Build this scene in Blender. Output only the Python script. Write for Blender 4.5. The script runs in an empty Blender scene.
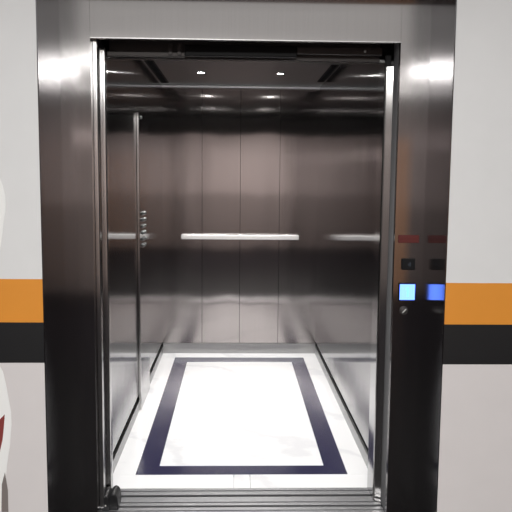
import bpy, bmesh, math, random
from mathutils import Matrix, Vector

random.seed(3)
SC = bpy.context.scene
COL = SC.collection
PI = math.pi

# ------------------------------------------------------------------ materials
def new_mat(name):
    m = bpy.data.materials.new(name); m.use_nodes = True
    nt = m.node_tree
    return m, nt, nt.nodes['Principled BSDF']

def setp(b, **kw):
    for k, v in kw.items():
        b.inputs[k.replace('_', ' ')].default_value = v

def steel(name, col, rough, aniso=0.9, wave=0.0, wave_scale=(1.4, 1.4, 3.0), streak=0.06, grain=150.0):
    """vertically brushed stainless steel: highlights spread sideways"""
    m, nt, b = new_mat(name)
    N, L = nt.nodes, nt.links
    setp(b, Metallic=1.0, Roughness=rough, Anisotropic=aniso)
    g = N.new('ShaderNodeNewGeometry')
    cr = N.new('ShaderNodeVectorMath'); cr.operation = 'CROSS_PRODUCT'
    cr.inputs[1].default_value = (0, 0, 1)
    L.new(g.outputs['True Normal'], cr.inputs[0])
    ad = N.new('ShaderNodeVectorMath'); ad.operation = 'ADD'; ad.inputs[1].default_value = (0.0007, 0.0004, 0)
    L.new(cr.outputs[0], ad.inputs[0])
    L.new(ad.outputs[0], b.inputs['Tangent'])
    # fine brushing
    mp = N.new('ShaderNodeMapping'); mp.inputs['Scale'].default_value = (grain, grain, 0.8)
    L.new(g.outputs['Position'], mp.inputs['Vector'])
    no = N.new('ShaderNodeTexNoise'); no.inputs['Scale'].default_value = 1.0; no.inputs['Detail'].default_value = 2
    L.new(mp.outputs[0], no.inputs['Vector'])
    mr = N.new('ShaderNodeMapRange')
    mr.inputs[3].default_value = 1 - streak; mr.inputs[4].default_value = 1 + streak
    L.new(no.outputs[0], mr.inputs[0])
    mx = N.new('ShaderNodeMix'); mx.data_type = 'RGBA'; mx.blend_type = 'MULTIPLY'
    mx.inputs[0].default_value = 1.0
    mx.inputs[6].default_value = (*col, 1)
    L.new(mr.outputs[0], mx.inputs[7])
    L.new(mx.outputs[2], b.inputs['Base Color'])
    if wave:
        mp2 = N.new('ShaderNodeMapping'); mp2.inputs['Scale'].default_value = wave_scale
        L.new(g.outputs['Position'], mp2.inputs['Vector'])
        n2 = N.new('ShaderNodeTexNoise'); n2.inputs['Scale'].default_value = 1.0
        n2.inputs['Detail'].default_value = 1.5
        L.new(mp2.outputs[0], n2.inputs['Vector'])
        bp = N.new('ShaderNodeBump'); bp.inputs['Strength'].default_value = 1.0
        bp.inputs['Distance'].default_value = wave
        L.new(n2.outputs[0], bp.inputs['Height'])
        L.new(bp.outputs[0], b.inputs['Normal'])
    return m

def plain(name, col, rough=0.6, metal=0.0, noise=0.0, nscale=30.0, bump=0.0, spec=0.5):
    m, nt, b = new_mat(name)
    N, L = nt.nodes, nt.links
    setp(b, Base_Color=(*col, 1), Roughness=rough, Metallic=metal)
    b.inputs['Specular IOR Level'].default_value = spec
    g = N.new('ShaderNodeNewGeometry')
    no = N.new('ShaderNodeTexNoise'); no.inputs['Scale'].default_value = nscale; no.inputs['Detail'].default_value = 4
    L.new(g.outputs['Position'], no.inputs['Vector'])
    if noise:
        mr = N.new('ShaderNodeMapRange'); mr.inputs[3].default_value = 1 - noise; mr.inputs[4].default_value = 1 + noise
        L.new(no.outputs[0], mr.inputs[0])
        mx = N.new('ShaderNodeMix'); mx.data_type = 'RGBA'; mx.blend_type = 'MULTIPLY'; mx.inputs[0].default_value = 1
        mx.inputs[6].default_value = (*col, 1)
        L.new(mr.outputs[0], mx.inputs[7]); L.new(mx.outputs[2], b.inputs['Base Color'])
    if bump:
        bp = N.new('ShaderNodeBump'); bp.inputs['Distance'].default_value = bump
        L.new(no.outputs[0], bp.inputs['Height']); L.new(bp.outputs[0], b.inputs['Normal'])
    return m

def emit(name, col, strength, base=(0.02, 0.02, 0.02)):
    m, nt, b = new_mat(name)
    setp(b, Base_Color=(*base, 1), Roughness=0.3)
    b.inputs['Emission Color'].default_value = (*col, 1)
    b.inputs['Emission Strength'].default_value = strength
    return m

def marble(name, col, vein, rough):
    m, nt, b = new_mat(name)
    N, L = nt.nodes, nt.links
    setp(b, Roughness=rough)
    g = N.new('ShaderNodeNewGeometry')
    n1 = N.new('ShaderNodeTexNoise'); n1.inputs['Scale'].default_value = 2.2; n1.inputs['Detail'].default_value = 6
    L.new(g.outputs['Position'], n1.inputs['Vector'])
    sc = N.new('ShaderNodeVectorMath'); sc.operation = 'SCALE'; sc.inputs['Scale'].default_value = 0.7
    L.new(n1.outputs['Color'], sc.inputs[0])
    ad = N.new('ShaderNodeVectorMath'); ad.operation = 'ADD'
    L.new(g.outputs['Position'], ad.inputs[0]); L.new(sc.outputs[0], ad.inputs[1])
    w = N.new('ShaderNodeTexWave'); w.inputs['Scale'].default_value = 0.8; w.inputs['Distortion'].default_value = 5.0
    w.wave_profile = 'SIN'
    w.bands_direction = 'DIAGONAL'
    L.new(ad.outputs[0], w.inputs['Vector'])
    rp = N.new('ShaderNodeValToRGB')
    rp.color_ramp.elements[0].position = 0.0; rp.color_ramp.elements[0].color = (*vein, 1)
    rp.color_ramp.elements[1].position = 0.10; rp.color_ramp.elements[1].color = (*col, 1)
    L.new(w.outputs['Fac'], rp.inputs[0]); L.new(rp.outputs[0], b.inputs['Base Color'])
    return m

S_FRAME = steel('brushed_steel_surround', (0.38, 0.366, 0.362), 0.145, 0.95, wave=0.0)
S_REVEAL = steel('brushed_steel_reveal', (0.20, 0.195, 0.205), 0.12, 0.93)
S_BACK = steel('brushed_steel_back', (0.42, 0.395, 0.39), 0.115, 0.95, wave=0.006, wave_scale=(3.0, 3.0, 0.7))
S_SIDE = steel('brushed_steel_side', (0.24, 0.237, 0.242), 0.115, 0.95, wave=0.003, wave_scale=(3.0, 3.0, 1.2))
S_CEIL = steel('satin_steel_ceiling', (0.30, 0.30, 0.30), 0.28, 0.3)
S_DOOR = steel('brushed_steel_door', (0.36, 0.35, 0.35), 0.17, 0.95)
S_RETURN = steel('dark_steel_return', (0.34, 0.34, 0.345), 0.10, 0.0)
S_DARK = steel('dark_brushed_steel', (0.16, 0.16, 0.16), 0.2, 0.9)
S_BUTTON = steel('button_steel', (0.17, 0.17, 0.17), 0.35, 0.0)
S_NOSE = steel('brushed_steel_nose', (0.55, 0.54, 0.53), 0.2, 0.95)
S_EDGE = steel('folded_steel_edge', (0.62, 0.61, 0.60), 0.20, 0.9)
S_RAIL = steel('satin_steel_rail', (0.80, 0.79, 0.78), 0.42, 0.0)
S_SKIRT = steel('satin_steel_skirting', (0.40, 0.40, 0.40), 0.33, 0.6)
S_SILL = plain('extruded_aluminium', (0.36, 0.36, 0.37), 0.38, 0.85, noise=0.08, nscale=60)
M_SLOT = plain('dark_groove', (0.008, 0.008, 0.009), 0.8, spec=0.1)
M_GROUT = plain('pale_grout', (0.5, 0.5, 0.52), 0.7)
M_DARKMETAL = plain('dark_painted_metal', (0.085, 0.078, 0.076), 0.5, 0.6, noise=0.1)
M_BLACK = plain('black_plastic', (0.008, 0.008, 0.009), 0.5, spec=0.2)
M_RETURN = plain('grey_satin_return', (0.17, 0.17, 0.175), 0.5, 0.0, noise=0.05, spec=0.2)
M_RUBBER = plain('black_rubber', (0.010, 0.010, 0.011), 0.42, noise=0.15, nscale=80, bump=0.0006)
M_WHITE = plain('white_wall_paint', (0.74, 0.74, 0.737), 0.55, noise=0.03, nscale=9, bump=0.0006)
M_WHITESHADED = plain('grey_white_lower_paint', (0.69, 0.655, 0.65), 0.55, noise=0.03, nscale=9, bump=0.0006)  # same white wall, with the weaker light low down put into the colour
M_ORANGE = plain('orange_wall_paint', (0.74, 0.285, 0.035), 0.45, noise=0.04, nscale=9, bump=0.0006)
M_BANDBLACK = plain('black_wall_paint', (0.012, 0.012, 0.013), 0.40, noise=0.1, nscale=9, bump=0.0004)
M_MARBLE = marble('white_marble', (0.90, 0.90, 0.905), (0.80, 0.80, 0.815), 0.12)
M_NAVY = marble('navy_stone', (0.028, 0.027, 0.066), (0.034, 0.033, 0.074), 0.14)
M_FLOORLOBBY = plain('dark_granite', (0.009, 0.008, 0.0095), 0.5, noise=0.4, nscale=180, spec=0.03)
M_OPP = plain('warm_beige_wall', (0.175, 0.143, 0.136), 0.6, noise=0.05, nscale=3)
M_OPPUP = plain('pale_beige_wall', (0.30, 0.25, 0.24), 0.6, noise=0.05, nscale=3)
M_SIDEWALL = plain('taupe_side_wall', (0.07, 0.06, 0.058), 0.6, noise=0.05, nscale=3)
M_WOOD = plain('brown_wood', (0.50, 0.25, 0.12), 0.4, noise=0.3, nscale=6)
M_LOBCEIL = plain('white_ceiling_paint', (0.78, 0.78, 0.78), 0.7)
M_RED = plain('red_enamel', (0.11, 0.012, 0.010), 0.4, noise=0.12, nscale=50)
M_REDTXT = plain('pale_red_print', (0.17, 0.035, 0.03), 0.5)
M_GREYBLUE = plain('grey_blue_print', (0.09, 0.11, 0.15), 0.4)
M_LIGHTMARK = plain('pale_mark', (0.75, 0.75, 0.72), 0.4)
M_SCREEN = emit('lit_blue_screen', (0.11, 0.225, 1.0), 4.0)
M_DIGIT = emit('lit_green_digit', (0.16, 0.46, 0.62), 2.4)
M_BULB = emit('led_lamp_face', (1.0, 0.98, 0.95), 60.0)
M_DECALWHITE = plain('glossy_white_vinyl', (0.90, 0.90, 0.885), 0.35)
M_DECALRED = plain('dull_red_vinyl', (0.25, 0.05, 0.045), 0.4)
M_DECALGREY = plain('grey_brown_vinyl', (0.22, 0.19, 0.18), 0.4)
M_SHAFT = plain('dark_concrete', (0.04, 0.04, 0.04), 0.9)

# ------------------------------------------------------------------ mesh helpers
class MB:
    def __init__(s):
        s.bm = bmesh.new(); s.mats = []
    def mi(s, m):
        if m not in s.mats: s.mats.append(m)
        return s.mats.index(m)
    def box(s, x0, x1, y0, y1, z0, z1, m, bev=0.0, seg=2):
        r = bmesh.ops.create_cube(s.bm, size=1.0)
        vs = r['verts']
        for v in vs:
            v.co = Vector(((x0 + x1) / 2 + v.co.x * (x1 - x0), (y0 + y1) / 2 + v.co.y * (y1 - y0), (z0 + z1) / 2 + v.co.z * (z1 - z0)))
        fs = set(f for v in vs for f in v.link_faces); i = s.mi(m)
        for f in fs: f.material_index = i
        if bev:
            es = set(e for v in vs for e in v.link_edges)
            rb = bmesh.ops.bevel(s.bm, geom=list(es), offset=bev, segments=seg, affect='EDGES', profile=0.5)
            for f in rb['faces']: f.material_index = i
    def prism(s, pts, a0, a1, axis, m):
        """closed outline pts (two coords) pushed from a0 to a1 along axis"""
        def mk(p, a):
            if axis == 'y': return (p[0], a, p[1])
            if axis == 'x': return (a, p[0], p[1])
            return (p[0], p[1], a)
        A = [s.bm.verts.new(mk(p, a0)) for p in pts]; B = [s.bm.verts.new(mk(p, a1)) for p in pts]
        i = s.mi(m); n = len(pts); fs = [s.bm.faces.new(A), s.bm.faces.new(list(reversed(B)))]
        for k in range(n): fs.append(s.bm.faces.new((A[k], B[k], B[(k + 1) % n], A[(k + 1) % n])))
        for f in fs: f.material_index = i
        bmesh.ops.recalc_face_normals(s.bm, faces=fs)
    def lathe(s, prof, c, axis, m, n=32):
        """profile of (radius, height along axis) turned about the axis through c"""
        i = s.mi(m); rings = []
        for r, h in prof:
            ring = []
            for k in range(n):
                a = 2 * PI * k / n; u, v = r * math.cos(a), r * math.sin(a)
                p = {'z': (u, v, h), 'y': (u, h, v), 'x': (h, u, v)}[axis]
                ring.append(s.bm.verts.new(Vector(c) + Vector(p)))
            rings.append(ring)
        fs = []
        for a, b in zip(rings, rings[1:]):
            for k in range(n): fs.append(s.bm.faces.new((a[k], a[(k + 1) % n], b[(k + 1) % n], b[k])))
        fs.append(s.bm.faces.new(rings[0])); fs.append(s.bm.faces.new(list(reversed(rings[-1]))))
        for f in fs: f.material_index = i; f.smooth = True
        bmesh.ops.recalc_face_normals(s.bm, faces=fs)
    def build(s, name, parent=None, smooth=False):
        me = bpy.data.meshes.new(name); s.bm.to_mesh(me); s.bm.free()
        for m in s.mats: me.materials.append(m)
        if smooth:
            for p in me.polygons: p.use_smooth = True
        o = bpy.data.objects.new(name, me); COL.objects.link(o)
        if parent:
            o.parent = parent
            o.matrix_parent_inverse = parent_world(parent).inverted()
        return o

def parent_world(p):
    m = Matrix.Translation(p.location)
    return m

def tag(o, label=None, cat=None, group=None, kind=None):
    if label: o['label'] = label
    if cat: o['category'] = cat
    if group: o['group'] = group
    if kind: o['kind'] = kind
    return o

def thing(name, loc, label, cat, group=None, kind=None):
    o = bpy.data.objects.new(name, None); COL.objects.link(o)
    o.location = loc; o.empty_display_size = 0.1
    return tag(o, label, cat, group, kind)

def box(name, x0, x1, y0, y1, z0, z1, m, parent=None, bev=0.0, seg=2):
    b = MB(); b.box(x0, x1, y0, y1, z0, z1, m, bev, seg)
    return b.build(name, parent)

# ------------------------------------------------------------------ dimensions (metres)
OX = 0.6477          # half width of the landing opening
RX = 0.7724          # half width between the side reveals
RD = 0.327           # depth of the reveal (wall face at y = -RD)
ZH, ZT = 2.080, 2.310
CX = 0.661           # half width of the car
YF, YB = 0.28, 2.944 # front edge of the car floor, back wall
ZC = 2.275
LOB = 2.62           # landing ceiling height

# ------------------------------------------------------------------ landing: walls, floor, ceiling
def painted_wall(name, x0, x1, zo, zk, zw, label):
    b = MB()
    y0, y1 = -RD, -RD + 0.12
    b.box(x0, x1, y0, y1, 0, zw, M_WHITESHADED)
    b.box(x0, x1, y0, y1, zw, zk, M_BANDBLACK)
    b.box(x0, x1, y0, y1, zk, zo, M_ORANGE)
    b.box(x0, x1, y0, y1, zo, LOB, M_WHITE)
    o = b.build(name)
    return tag(o, label, 'wall', kind='structure')
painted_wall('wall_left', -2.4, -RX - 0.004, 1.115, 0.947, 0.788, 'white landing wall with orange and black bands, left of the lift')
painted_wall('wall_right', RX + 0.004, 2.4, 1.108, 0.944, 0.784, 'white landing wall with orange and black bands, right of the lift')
tag(box('wall_above', -RX - 0.004, RX + 0.004, -RD, -RD + 0.12, ZT + 0.004, LOB, M_WHITE), 'white landing wall above the lift surround', 'wall', kind='structure')
tag(box('floor_landing', -2.4, 2.4, -6.2, -0.0, -0.06, -0.002, M_FLOORLOBBY), 'dark polished landing floor', 'floor', kind='structure')
tag(box('ceiling_landing', -2.4, 2.4, -6.2, -RD, LOB, LOB + 0.05, M_LOBCEIL), 'white landing ceiling', 'ceiling', kind='structure')
b = MB(); b.box(-2.4, 2.4, -6.25, -6.2, 0, 1.17, M_OPP); b.box(-2.4, 2.4, -6.25, -6.2, 1.17, LOB, M_OPPUP)
tag(b.build('wall_opposite'), 'warm beige wall facing the lift', 'wall', kind='structure')
d5 = thing('door_5', (2.0, -6.2, 0), 'warm brown wooden door in the wall facing the lift', 'door', kind='structure')
box('door_panel', 1.62, 2.36, -6.199, -6.16, 0.003, 2.05, M_WOOD, d5, bev=0.004)
for s, nm in ((-1, 'wall_landing_left'), (1, 'wall_landing_right')):
    tag(box(nm, min(s * 2.4, s * 2.45), max(s * 2.4, s * 2.45), -6.2, -RD, 0, LOB, M_SIDEWALL), 'dark side wall of the landing', 'wall', kind='structure')

# ------------------------------------------------------------------ steel surround
fr = thing('door_frame', (0, 0, 0), 'wide brushed steel surround lining the lift entrance', 'door frame', kind='structure')
for s in (-1, 1):
    x0, x1 = sorted((s * OX, s * RX))
    b = MB(); b.box(x0, x1, 0.0, 0.03, 0, ZT, S_FRAME)
    # folded return facing the opening
    ra, rb = sorted((s * OX, s * (OX + 0.02)))
    b.box(ra, rb, 0.0301, 0.038 if s < 0 else 0.1265, 0, ZT, S_RETURN if s < 0 else M_RETURN)
    b.build('jamb', fr)
    xa, xb = sorted((s * RX, s * (RX + 0.004)))
    box('side_reveal', xa, xb, -RD - 0.001, 0.0, 0, ZT + 0.004, S_REVEAL, fr)
b = MB(); b.box(-OX + 0.0006, OX - 0.0006, 0.0, 0.03, ZH, ZT, S_FRAME)
b.build('header', fr)
lip = box('header_lip', -OX + 0.0006, OX - 0.0006, -0.0015, 0.03, ZH - 0.004, ZH - 0.0002, S_EDGE, fr)
box('top_reveal', -RX, RX, -RD - 0.001, 0.0, ZT, ZT + 0.004, S_REVEAL, fr)

# ------------------------------------------------------------------ doors (parked on the left)
def leaf(name, xe, y0, y1, ztop, label, edge_w=0.022, em=None, nose=0.006):
    t = thing(name, (xe, (y0 + y1) / 2, 0), label, 'lift door', kind='structure')
    box('door_panel', -1.28, xe - edge_w, y0 + 0.001, y1 - 0.001, 0.012, ztop, S_DOOR, t)
    box('leading_edge', xe - edge_w, xe, y0, y1, 0.012, ztop, em or S_EDGE, t, bev=0.001 if em else nose, seg=4)
    return t
leaf('door_1', -0.628, 0.045, 0.075, 2.101, 'landing door leaf nearest the surround, parked on the left with a bright folded edge', 0.024)
leaf('door_2', -0.6307, 0.0765, 0.1585, 2.101, 'second landing door leaf set back behind the first, parked on the left', 0.02, S_RETURN)
leaf('door_3', -0.616, 0.160, 0.190, 2.071, 'lift car door leaf with a bright rounded edge, parked on the left', 0.028, nose=0.007)
leaf('door_4', -0.6292, 0.1915, 0.2505, 2.071, 'rear car door leaf almost hidden behind the bright-edged leaf on the left', 0.02, S_RETURN)

# black rubber bumper at the foot of the parked doors
t = thing('rubber_bumper', (-0.605, 0.1, 0), 'small black two-lobed rubber bumper on the sill at the lower left corner of the entrance', 'bumper')
b = MB()
for cx, w, h in ((-0.622, 0.0165, 0.070), (-0.5895, 0.0205, 0.076)):
    prof = []
    n = 10
    for k in range(n + 1):
        a = PI * k / n
        prof.append((cx + w * math.cos(a) * (1 - 0.18 * math.sin(a)), h - w + w * math.sin(a) * 1.1))
    prof = [(cx + w * 1.12, 0.001), (cx + w * 1.15, 0.02)] + prof + [(cx - w * 1.15, 0.02), (cx - w * 1.12, 0.001)]
    b.prism(prof, 0.0465 if cx < -0.61 else 0.052, 0.150, 'y', M_RUBBER)
b.box(-0.643, -0.567, 0.056, 0.145, 0.001, 0.012, M_RUBBER)
bo = b.build('rubber_body', t)
md = bo.modifiers.new('bevel', 'BEVEL'); md.width = 0.006; md.segments = 3; md.limit_method = 'ANGLE'; md.angle_limit = 0.9
b = MB(); b.lathe([(0.0045, 0), (0.0045, -0.002), (0.0025, -0.0035)], (-0.622, 0.0465, 0.026), 'y', S_RAIL, 14); b.build('screw', t)

# right hand post the doors close against
t = thing('closing_post', (0.62, 0.2, 0), 'slim steel post the doors close against, right side of the entrance', 'door post')
b = MB(); b.box(0.613, OX + 0.004, 0.1505, 0.2765, 0.0, 2.006, S_RETURN, 0.001, 1); b.build('post', t)
b = MB()
nose = [(OX, 0.127), (0.621, 0.136), (0.6165, 0.139), (0.6138, 0.144), (0.613, 0.150)]
b.prism(nose + [(OX + 0.004, 0.150), (OX + 0.004, 0.127)], 0.0, 1.998, 'z', S_NOSE)
b.build('leading_edge', t)
b = MB(); b.box(0.6125, 0.638, 0.126, 0.149, 2.0, 2.047, M_BLACK, 0.003); tag(b.build('stop_block', t), 'black stop block')

# door gear under the header
t = thing('door_hanger_rail', (0, 0.18, 2.04), 'dark door operator rail hanging below the entrance header', 'door rail')
b = MB(); b.box(-0.269, 0.226, 0.168, 0.200, 2.039, 2.0875, M_BLACK, 0.003)
b.build('rail', t)
b = MB(); b.box(-0.61, -0.2695, 0.174, 0.200, 2.035, 2.054, M_DARKMETAL, 0.002); b.build('hanger_plate', t)
for x in (-0.342, -0.302):
    b = MB(); b.box(x, x + 0.018, 0.165, 0.1735, 2.040, 2.092, M_DARKMETAL, 0.002); b.build('bracket', t)
b = MB(); b.box(0.2265, 0.608, 0.182, 0.200, 2.056, 2.0875, M_DARKMETAL, 0.002); b.build('hanger_plate', t)
b = MB(); b.lathe([(0.006, 0), (0.006, -0.004), (0.003, -0.006)], (0.53, 0.182, 2.072), 'y', S_RAIL, 16); b.build('bolt', t)
# back plate of the gear
tag(box('trim_1', -0.612, 0.608, 0.2400, 0.2505, 2.037, 2.25, M_DARKMETAL), 'dark gear cover above the car doors', 'trim', kind='structure')

# ------------------------------------------------------------------ sills
def sill(name, y0, y1, grooves, label):
    t = thing(name, (0, (y0 + y1) / 2, -0.03), label, 'sill')
    b = MB(); pos = y0
    b.box(-0.66, 0.6465, y0, y1, -0.05, -0.012, S_SILL)
    for g0, g1 in sorted(grooves):
        b.box(-0.66, 0.6465, pos, g0, -0.0119, -0.0005, S_SILL, 0.0012, 1); pos = g1
    b.box(-0.66, 0.6465, pos, y1, -0.0119, -0.0005, S_SILL, 0.0012, 1)
    b.build('tread', t)
    for g0, g1 in grooves:
        box('groove', -0.66, 0.6465, g0 + 0.0004, g1 - 0.0004, -0.0119, -0.0095, M_SLOT, t)
    return t
sill('car_sill', 0.103, 0.279, [(0.246, 0.258), (0.188, 0.212), (0.127, 0.138)], 'grooved aluminium sill along the front edge of the marble lift floor')
sill('landing_sill', 0.001, 0.082, [(0.046, 0.056)], 'grooved aluminium landing sill nearest the viewer, in front of the dark gap')
tag(box('floor_pit', -0.66, 0.65, 0.0825, 0.1025, -0.20, -0.19, M_SHAFT), kind='structure')

# ------------------------------------------------------------------ lift car: floor
fl = tag(box('floor', -CX - 0.04, CX + 0.04, YF, YB + 0.04, -0.06, -0.012, M_GROUT), 'white marble lift floor with a navy border', 'floor', kind='structure')
bo_x, bi_x = 0.542, 0.433
by0, iy0, iy1, by1 = 0.437, 0.546, 2.642, 2.788
ZM0, ZM1 = -0.0118, 0.0
def slab(name, pts, m, label=None):
    b = MB(); b.prism(pts, ZM0, ZM1, 'z', m); o = b.build(name, fl)
    if label: o['label'] = label
    return o
J = 0.0012
slab('centre_slab', [(-bi_x + J, iy0 + J), (bi_x - J, iy0 + J), (bi_x - J, iy1 - J), (-bi_x + J, iy1 - J)], M_MARBLE, 'white marble centre field')
slab('border_strip', [(-bo_x, by0), (bo_x, by0), (bi_x, iy0), (-bi_x, iy0)], M_NAVY, 'navy border strip by the door')
slab('border_strip', [(-bo_x, by1), (-bi_x, iy1), (bi_x, iy1), (bo_x, by1)], M_NAVY, 'navy border strip by the back wall')
for s in (-1, 1):
    slab('border_strip', [(s * bo_x, by0 + 2 * J), (s * bi_x, iy0 + 2 * J), (s * bi_x, iy1 - 2 * J), (s * bo_x, by1 - 2 * J)], M_NAVY, 'navy border strip along the side')
    slab('edge_slab', [(s * (bo_x + J), by0), (s * CX, by0), (s * CX, by1), (s * (bo_x + J), by1)], M_MARBLE)
    xi = 0.040 if s > 0 else 0.042
    slab('edge_slab', [(s * (xi + J), YF + J), (s * CX, YF + J), (s * CX, by0 - J), (s * (xi + J), by0 - J)], M_MARBLE)
slab('edge_slab', [(-CX, by1 + J), (CX, by1 + J), (CX, YB), (-CX, YB)], M_MARBLE)
slab('edge_slab', [(-0.042 + J, YF + J), (0.040 - J, YF + J), (0.040 - J, by0 - J), (-0.042 + J, by0 - J)], M_MARBLE, 'small marble piece between two fine joints')
# ------------------------------------------------------------------ lift car: walls
wb = thing('wall_back', (0, YB, 0), 'brushed steel back wall of the lift made of four upright panels', 'wall', kind='structure')
box('backing', -CX - 0.04, CX + 0.04, YB + 0.006, YB + 0.03, 0, ZC, M_SLOT, wb)
seams = [-CX, -0.324, -0.001, 0.333, CX]
for i in range(4):
    g0 = 0.0015 if i else 0; g1 = 0.0015 if i < 3 else 0
    box('steel_panel', seams[i] + g0, seams[i + 1] - g1, YB, YB + 0.0055, 0.088, ZC, S_BACK, wb)
tag(box('baseboard_back', -CX, CX, YB - 0.012, YB + 0.0055, 0.0, 0.0855, S_SKIRT, bev=0.002), 'satin steel skirting along the back wall', 'skirting', kind='structure')
# cove under the ceiling at the back
b = MB()
pr = [(YB - 0.0004 - 0.026 * (1 - math.cos(a)), ZC - 0.0006 - 0.026 * (1 - math.sin(a))) for a in [PI / 2 * k / 8 for k in range(9)]] + [(YB - 0.0004, ZC - 0.0006)]
b.prism(pr, -CX + 0.001, CX - 0.001, 'x', S_SKIRT)
tag(b.build('trim_2', smooth=False), 'curved steel trim where the back wall meets the ceiling', 'trim', kind='structure')

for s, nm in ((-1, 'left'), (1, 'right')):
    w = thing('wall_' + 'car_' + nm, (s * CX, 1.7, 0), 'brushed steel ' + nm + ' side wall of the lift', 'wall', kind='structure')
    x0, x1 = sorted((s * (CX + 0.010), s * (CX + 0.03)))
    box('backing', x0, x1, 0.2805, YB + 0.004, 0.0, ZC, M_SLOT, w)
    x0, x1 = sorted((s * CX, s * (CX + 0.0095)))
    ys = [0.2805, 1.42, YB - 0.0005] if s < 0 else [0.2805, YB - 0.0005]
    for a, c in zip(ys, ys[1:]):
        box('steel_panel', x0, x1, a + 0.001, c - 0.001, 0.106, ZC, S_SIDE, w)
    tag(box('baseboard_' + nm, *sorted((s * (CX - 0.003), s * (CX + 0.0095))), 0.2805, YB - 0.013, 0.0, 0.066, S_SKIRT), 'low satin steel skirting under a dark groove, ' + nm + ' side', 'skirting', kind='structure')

# front returns and transom of the car
wf = thing('wall_front', (0, 0.27, 0), 'steel front return of the lift car around the doorway', 'wall', kind='structure')
box('front_return', -CX - 0.03, -0.6277, 0.2520, 0.2785, 0.0, 2.0355, S_RETURN, wf)
box('front_return', 0.652, CX + 0.03, 0.2520, 0.2785, 0.0, 2.0355, S_DOOR, wf)
box('transom', -CX - 0.03, CX + 0.03, 0.2520, 0.2785, 2.036, ZC, S_DARK, wf)

# ceiling
tag(box('ceiling', -CX - 0.03, CX + 0.03, 0.252, YB + 0.03, ZC + 0.0005, ZC + 0.02, S_CEIL), 'dark satin steel ceiling of the lift with recessed spots', 'ceiling', kind='structure')

# ------------------------------------------------------------------ downlights
def downlight(x, y, label):
    t = thing('ceiling_light', (x, y, ZC), label, 'ceiling light', 'small round spots in the lift ceiling')
    b = MB(); b.lathe([(0.022, 0.0003), (0.036, 0.0003), (0.036, -0.002), (0.030, -0.005), (0.0225, -0.004), (0.022, -0.0005)], (x, y, ZC), 'z', S_RAIL, 36)
    b.build('bezel', t)
    b = MB(); b.lathe([(0.0215, -0.0002), (0.0215, -0.0032), (0.012, -0.0045)], (x, y, ZC), 'z', M_BULB, 28)
    b.build('lamp_face', t)
    L = bpy.data.lights.new('spot_lamp', 'SPOT'); L.energy = SPOT_W; L.spot_size = math.radians(150); L.spot_blend = 0.7
    L.shadow_soft_size = 0.022; L.color = (1, 0.985, 0.965)
    lo = bpy.data.objects.new('spot_lamp', L); COL.objects.link(lo); lo.location = (x, y, ZC - 0.012)
SPOT_W = 58
downlight(-0.298, 2.23, 'small lit ceiling spot at the back of the lift, left one of the visible pair')
downlight(0.281, 2.23, 'small lit ceiling spot at the back of the lift, right one of the visible pair')
downlight(-0.298, 1.00, 'small lit ceiling spot near the lift entrance, left, hidden by the header')
downlight(0.281, 1.00, 'small lit ceiling spot near the lift entrance, right, hidden by the header')

# ------------------------------------------------------------------ ceiling vents
def vent(x0, x1, y0, y1, label):
    t = thing('air_vent', ((x0 + x1) / 2, (y0 + y1) / 2, ZC), label, 'air vent', 'black slots in the lift ceiling')
    b = MB(); z0, z1 = ZC - 0.004, ZC
    b.box(x0, x1, y0, y0 + 0.012, z0, z1, M_BLACK); b.box(x0, x1, y1 - 0.012, y1, z0, z1, M_BLACK)
    b.box(x0, x0 + 0.010, y0 + 0.0121, y1 - 0.0121, z0, z1, M_BLACK); b.box(x1 - 0.010, x1, y0 + 0.0121, y1 - 0.0121, z0, z1, M_BLACK)
    b.build('grille_frame', t)
    n = 26
    for k in range(n):
        b = MB()
        y = y0 + 0.02 + (y1 - y0 - 0.04) * k / (n - 1)
        b.box(x0 + 0.0102, x1 - 0.0102, y - 0.006, y + 0.006, ZC - 0.003, ZC - 0.001, M_BLACK); b.build('slat', t)
    box('opening', x0 + 0.0102, x1 - 0.0102, y0 + 0.0121, y1 - 0.0121, ZC - 0.0008, ZC, M_SLOT, t)
vent(-0.650, -0.586, 1.72, 2.80, 'black ventilation grille in the lift ceiling along the left wall')
vent(0.599, 0.654, 1.82, 2.62, 'black ventilation grille in the lift ceiling along the right wall')

# ------------------------------------------------------------------ handrail
t = thing('handrail', (0, YB - 0.06, 1.0145), 'straight satin steel handrail on the back wall of the lift', 'handrail')
b = MB(); b.box(-0.499, 0.498, YB - 0.070, YB - 0.052, 0.995, 1.0345, S_RAIL, 0.006, 4); b.build('rail_bar', t)
for x in (-0.40, 0.0, 0.40):
    b = MB()
    b.lathe([(0.022, -0.0005), (0.022, -0.004), (0.009, -0.007), (0.009, -0.0515)], (x, YB, 1.0145), 'y', S_RAIL, 20)
    b.build('bracket', t)

# ------------------------------------------------------------------ car operating panel (left wall)
t = thing('control_panel', (-CX, 1.67, 0.95), 'tall raised steel control panel with buttons on the left wall of the lift', 'control panel')
PX = -CX + 0.014
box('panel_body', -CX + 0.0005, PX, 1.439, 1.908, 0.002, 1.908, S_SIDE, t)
b = MB(); b.box(-CX + 0.0005, PX + 0.0015, 1.431, 1.4385, 0.002, 1.908, S_EDGE, 0.002, 2); tag(b.build('panel_edge', t), 'bright folded front edge')
def button(y, z, r):
    b = MB(); b.lathe([(r * 1.25, 0), (r * 1.25, 0.003), (r, 0.0035), (r, 0.011), (r * 0.8, 0.013)], (PX + 0.0003, y, z), 'x', S_BUTTON, 22)
    bt = b.build('button', t)
    b = MB(); b.lathe([(r * 0.55, 0), (r * 0.55, 0.001)], (PX + 0.0134, y, z), 'x', M_BLACK, 16); b.build('button_mark', bt)
for k in range(6):
    for y in (1.57, 1.66):
        button(y, 1.065 + 0.042 * k, 0.011)
button(1.50, 1.884, 0.010)

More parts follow.
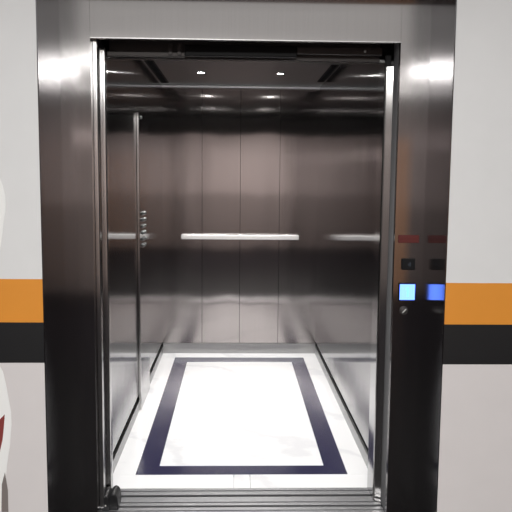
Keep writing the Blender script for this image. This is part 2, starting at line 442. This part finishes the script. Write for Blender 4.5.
# ------------------------------------------------------------------ landing fixtures on the right jamb
YJ = -0.0003
t = tag(thing('warning_plate', (0.707, 0, 1.251), 'dark red strip plate at the top of the fixtures on the right jamb', 'sign plate'))
b = MB(); b.box(0.662, 0.753, YJ - 0.003, YJ, 1.234, 1.268, M_RED, 0.0012); b.build('plate', t)
b = MB()
for z in (1.260, 1.242):
    b.box(0.667, 0.748, YJ - 0.0036, YJ - 0.0031, z - 0.0009, z + 0.0009, M_REDTXT)
b.build('printed_border', t)

t = thing('card_reader', (0.7085, 0, 1.141), 'small square black reader on the right jamb above the lit display', 'card reader')
b = MB(); b.box(0.679, 0.738, YJ - 0.010, YJ, 1.1165, 1.166, M_BLACK, 0.004, 3); b.build('housing', t)
b = MB()
for k in range(3):
    r0 = 0.004 + 0.005 * k
    arc = [(0.703 + (r0 + 0.0012) * math.cos(a), 1.1415 + (r0 + 0.0012) * math.sin(a)) for a in [(-0.8 + 1.6 * j / 8) for j in range(9)]]
    arc += [(0.703 + r0 * math.cos(a), 1.1415 + r0 * math.sin(a)) for a in [(0.8 - 1.6 * j / 8) for j in range(9)]]
    b.prism(arc, YJ - 0.0106, YJ - 0.0101, 'y', M_GREYBLUE)
b.build('reader_mark', t)

t = thing('floor_display', (0.708, 0, 1.019), 'small square glowing pale blue floor display on the right jamb', 'display')
b = MB(); b.box(0.669, 0.747, YJ - 0.005, YJ, 0.979, 1.0595, M_BLACK, 0.002); b.build('bezel', t)
b = MB(); b.box(0.675, 0.741, YJ - 0.0066, YJ - 0.0051, 0.985, 1.0535, M_SCREEN); tag(b.build('screen', t), 'glowing screen')
b = MB()
b.prism([(x + 0.0130, z + 0.0205) for x, z in ((0.6935, 0.978), (0.7005, 0.978), (0.7005, 1.021), (0.6950, 1.021), (0.6865, 1.0135), (0.6865, 1.0075), (0.6935, 1.012))], YJ - 0.0072, YJ - 0.0067, 'y', M_DIGIT)
b.build('digit', t)

t = thing('call_button', (0.6965, 0, 0.937), 'small round steel call button under the lit display on the right jamb', 'call button')
b = MB(); b.lathe([(0.019, 0), (0.019, -0.002), (0.016, -0.0035), (0.0155, -0.0030)], (0.6965, YJ, 0.937), 'y', M_DARKMETAL, 28); b.build('ring', t)
b = MB(); b.lathe([(0.0145, -0.0036), (0.0145, -0.0055), (0.010, -0.0070)], (0.6965, YJ, 0.937), 'y', M_DARKMETAL, 28); b.build('button_cap', t)
b = MB(); b.prism([(0.6880, 0.9295), (0.6910, 0.927), (0.7060, 0.9425), (0.7045, 0.9465)], YJ - 0.0078, YJ - 0.0071, 'y', M_LIGHTMARK); tag(b.build('button_mark', t), 'pale slanted mark')

# ------------------------------------------------------------------ decals on the left wall (cut off by the frame)
YW = -RD - 0.0004
t = thing('wall_decal', (-0.96, -RD, 1.35), 'white rounded decal on the left wall above the orange band, cut by the photo edge', 'decal')
right = [(-0.933, 1.226), (-0.926, 1.264), (-0.915, 1.34), (-0.909, 1.370), (-0.907, 1.396), (-0.908, 1.43), (-0.915, 1.467), (-0.925, 1.497)]
b = MB(); b.prism(right + [(-0.945, 1.54), (-0.98, 1.56), (-1.02, 1.54), (-1.045, 1.49)] + [(-1.06, 1.36), (-1.035, 1.22), (-0.97, 1.16)], YW - 0.0008, YW, 'y', M_DECALWHITE)
b.build('decal_sheet', t)
t = thing('wall_decal', (-0.96, -RD, 0.45), 'white decal with a red patch on the lower left wall, cut by the photo edge', 'decal')
outer = [(-0.940, 0.18), (-0.939, 0.25), (-0.938, 0.317), (-0.932, 0.378), (-0.918, 0.459), (-0.910, 0.540), (-0.910, 0.592), (-0.917, 0.640), (-0.926, 0.700), (-0.936, 0.752), (-0.948, 0.777)]
b = MB(); b.prism(outer + [(-0.97, 0.768), (-1.05, 0.70), (-1.08, 0.55), (-1.06, 0.35), (-1.04, 0.18)], YW - 0.0008, YW, 'y', M_DECALWHITE)
b.build('decal_sheet', t)
b = MB(); b.prism([(-0.946, 0.48), (-0.939, 0.532), (-0.934, 0.584), (-0.953, 0.564), (-1.00, 0.54), (-1.02, 0.49), (-0.98, 0.41), (-0.958, 0.431)], YW - 0.0014, YW - 0.0009, 'y', M_DECALRED)
tag(b.build('red_patch', t), 'dull red patch')
b = MB(); b.prism([(-0.959, 0.185), (-0.932, 0.185), (-0.931, 0.275), (-0.9405, 0.349), (-0.954, 0.30)], YW - 0.0014, YW - 0.0009, 'y', M_DECALGREY)
tag(b.build('grey_patch', t), 'grey-brown streak')

# ------------------------------------------------------------------ lights on the landing
def area(name, loc, sx, sy, w, rot=(0, 0, 0), col=(1, 1, 1)):
    L = bpy.data.lights.new(name, 'AREA'); L.shape = 'RECTANGLE'; L.size = sx; L.size_y = sy; L.energy = w; L.color = col
    o = bpy.data.objects.new(name, L); COL.objects.link(o); o.location = loc; o.rotation_euler = rot
    return o
area('landing_lamp', (0.0, -4.25, LOB - 0.03), 2.2, 0.20, 280, rot=(0, 0, -0.62), col=(1.0, 0.99, 0.97))
area('wall_wash_lamp', (0.0, -1.15, LOB - 0.02), 4.2, 0.10, 17, col=(1.0, 0.995, 0.985))  # added fill that brightens the painted walls, not a real fitting
area('far_wall_wash_lamp', (0.0, -5.65, LOB - 0.03), 4.2, 0.30, 16, col=(1.0, 0.97, 0.95))  # invented fill to lift the upper part of the opposite wall
area('far_wall_lamp', (-1.5, -6.15, 2.03), 0.14, 0.14, 2.2, rot=(PI / 2, 0, PI))
area('cove_uplight', (0.0, -2.3, 2.32), 3.6, 2.4, 22, rot=(PI, 0, 0), col=(1.0, 0.99, 0.97))  # made-up upward fill so the steel reflects a brighter ceiling

W = bpy.data.worlds.new('World'); SC.world = W; W.use_nodes = True
W.node_tree.nodes['Background'].inputs[0].default_value = (0.02, 0.02, 0.022, 1)
W.node_tree.nodes['Background'].inputs[1].default_value = 0.3

# ------------------------------------------------------------------ camera
cam = bpy.data.cameras.new('Camera'); co = bpy.data.objects.new('Camera', cam); COL.objects.link(co)
r = Vector((0.99952323, -0.02946915, 0.0092133)); u = Vector((-0.00593531, 0.10944711, 0.9939749)); f = Vector((0.03029997, 0.99355569, -0.10922002))
M = Matrix((r, u, -f)).transposed().to_4x4(); M.translation = (-0.043, -2.97678, 1.5)
co.matrix_world = M
cam.sensor_fit = 'HORIZONTAL'; cam.sensor_width = 36; cam.lens = 695.317 / 512 * 36; cam.clip_start = 0.05
SC.camera = co

SC.view_settings.view_transform = 'Standard'
SC.view_settings.look = 'None'
SC.view_settings.exposure = 0.0
SC.view_settings.gamma = 1.0
SC.cycles.max_bounces = 10
SC.cycles.glossy_bounces = 8
SC.cycles.diffuse_bounces = 5
SC.cycles.sample_clamp_indirect = 6.0
SC.cycles.use_denoising = True
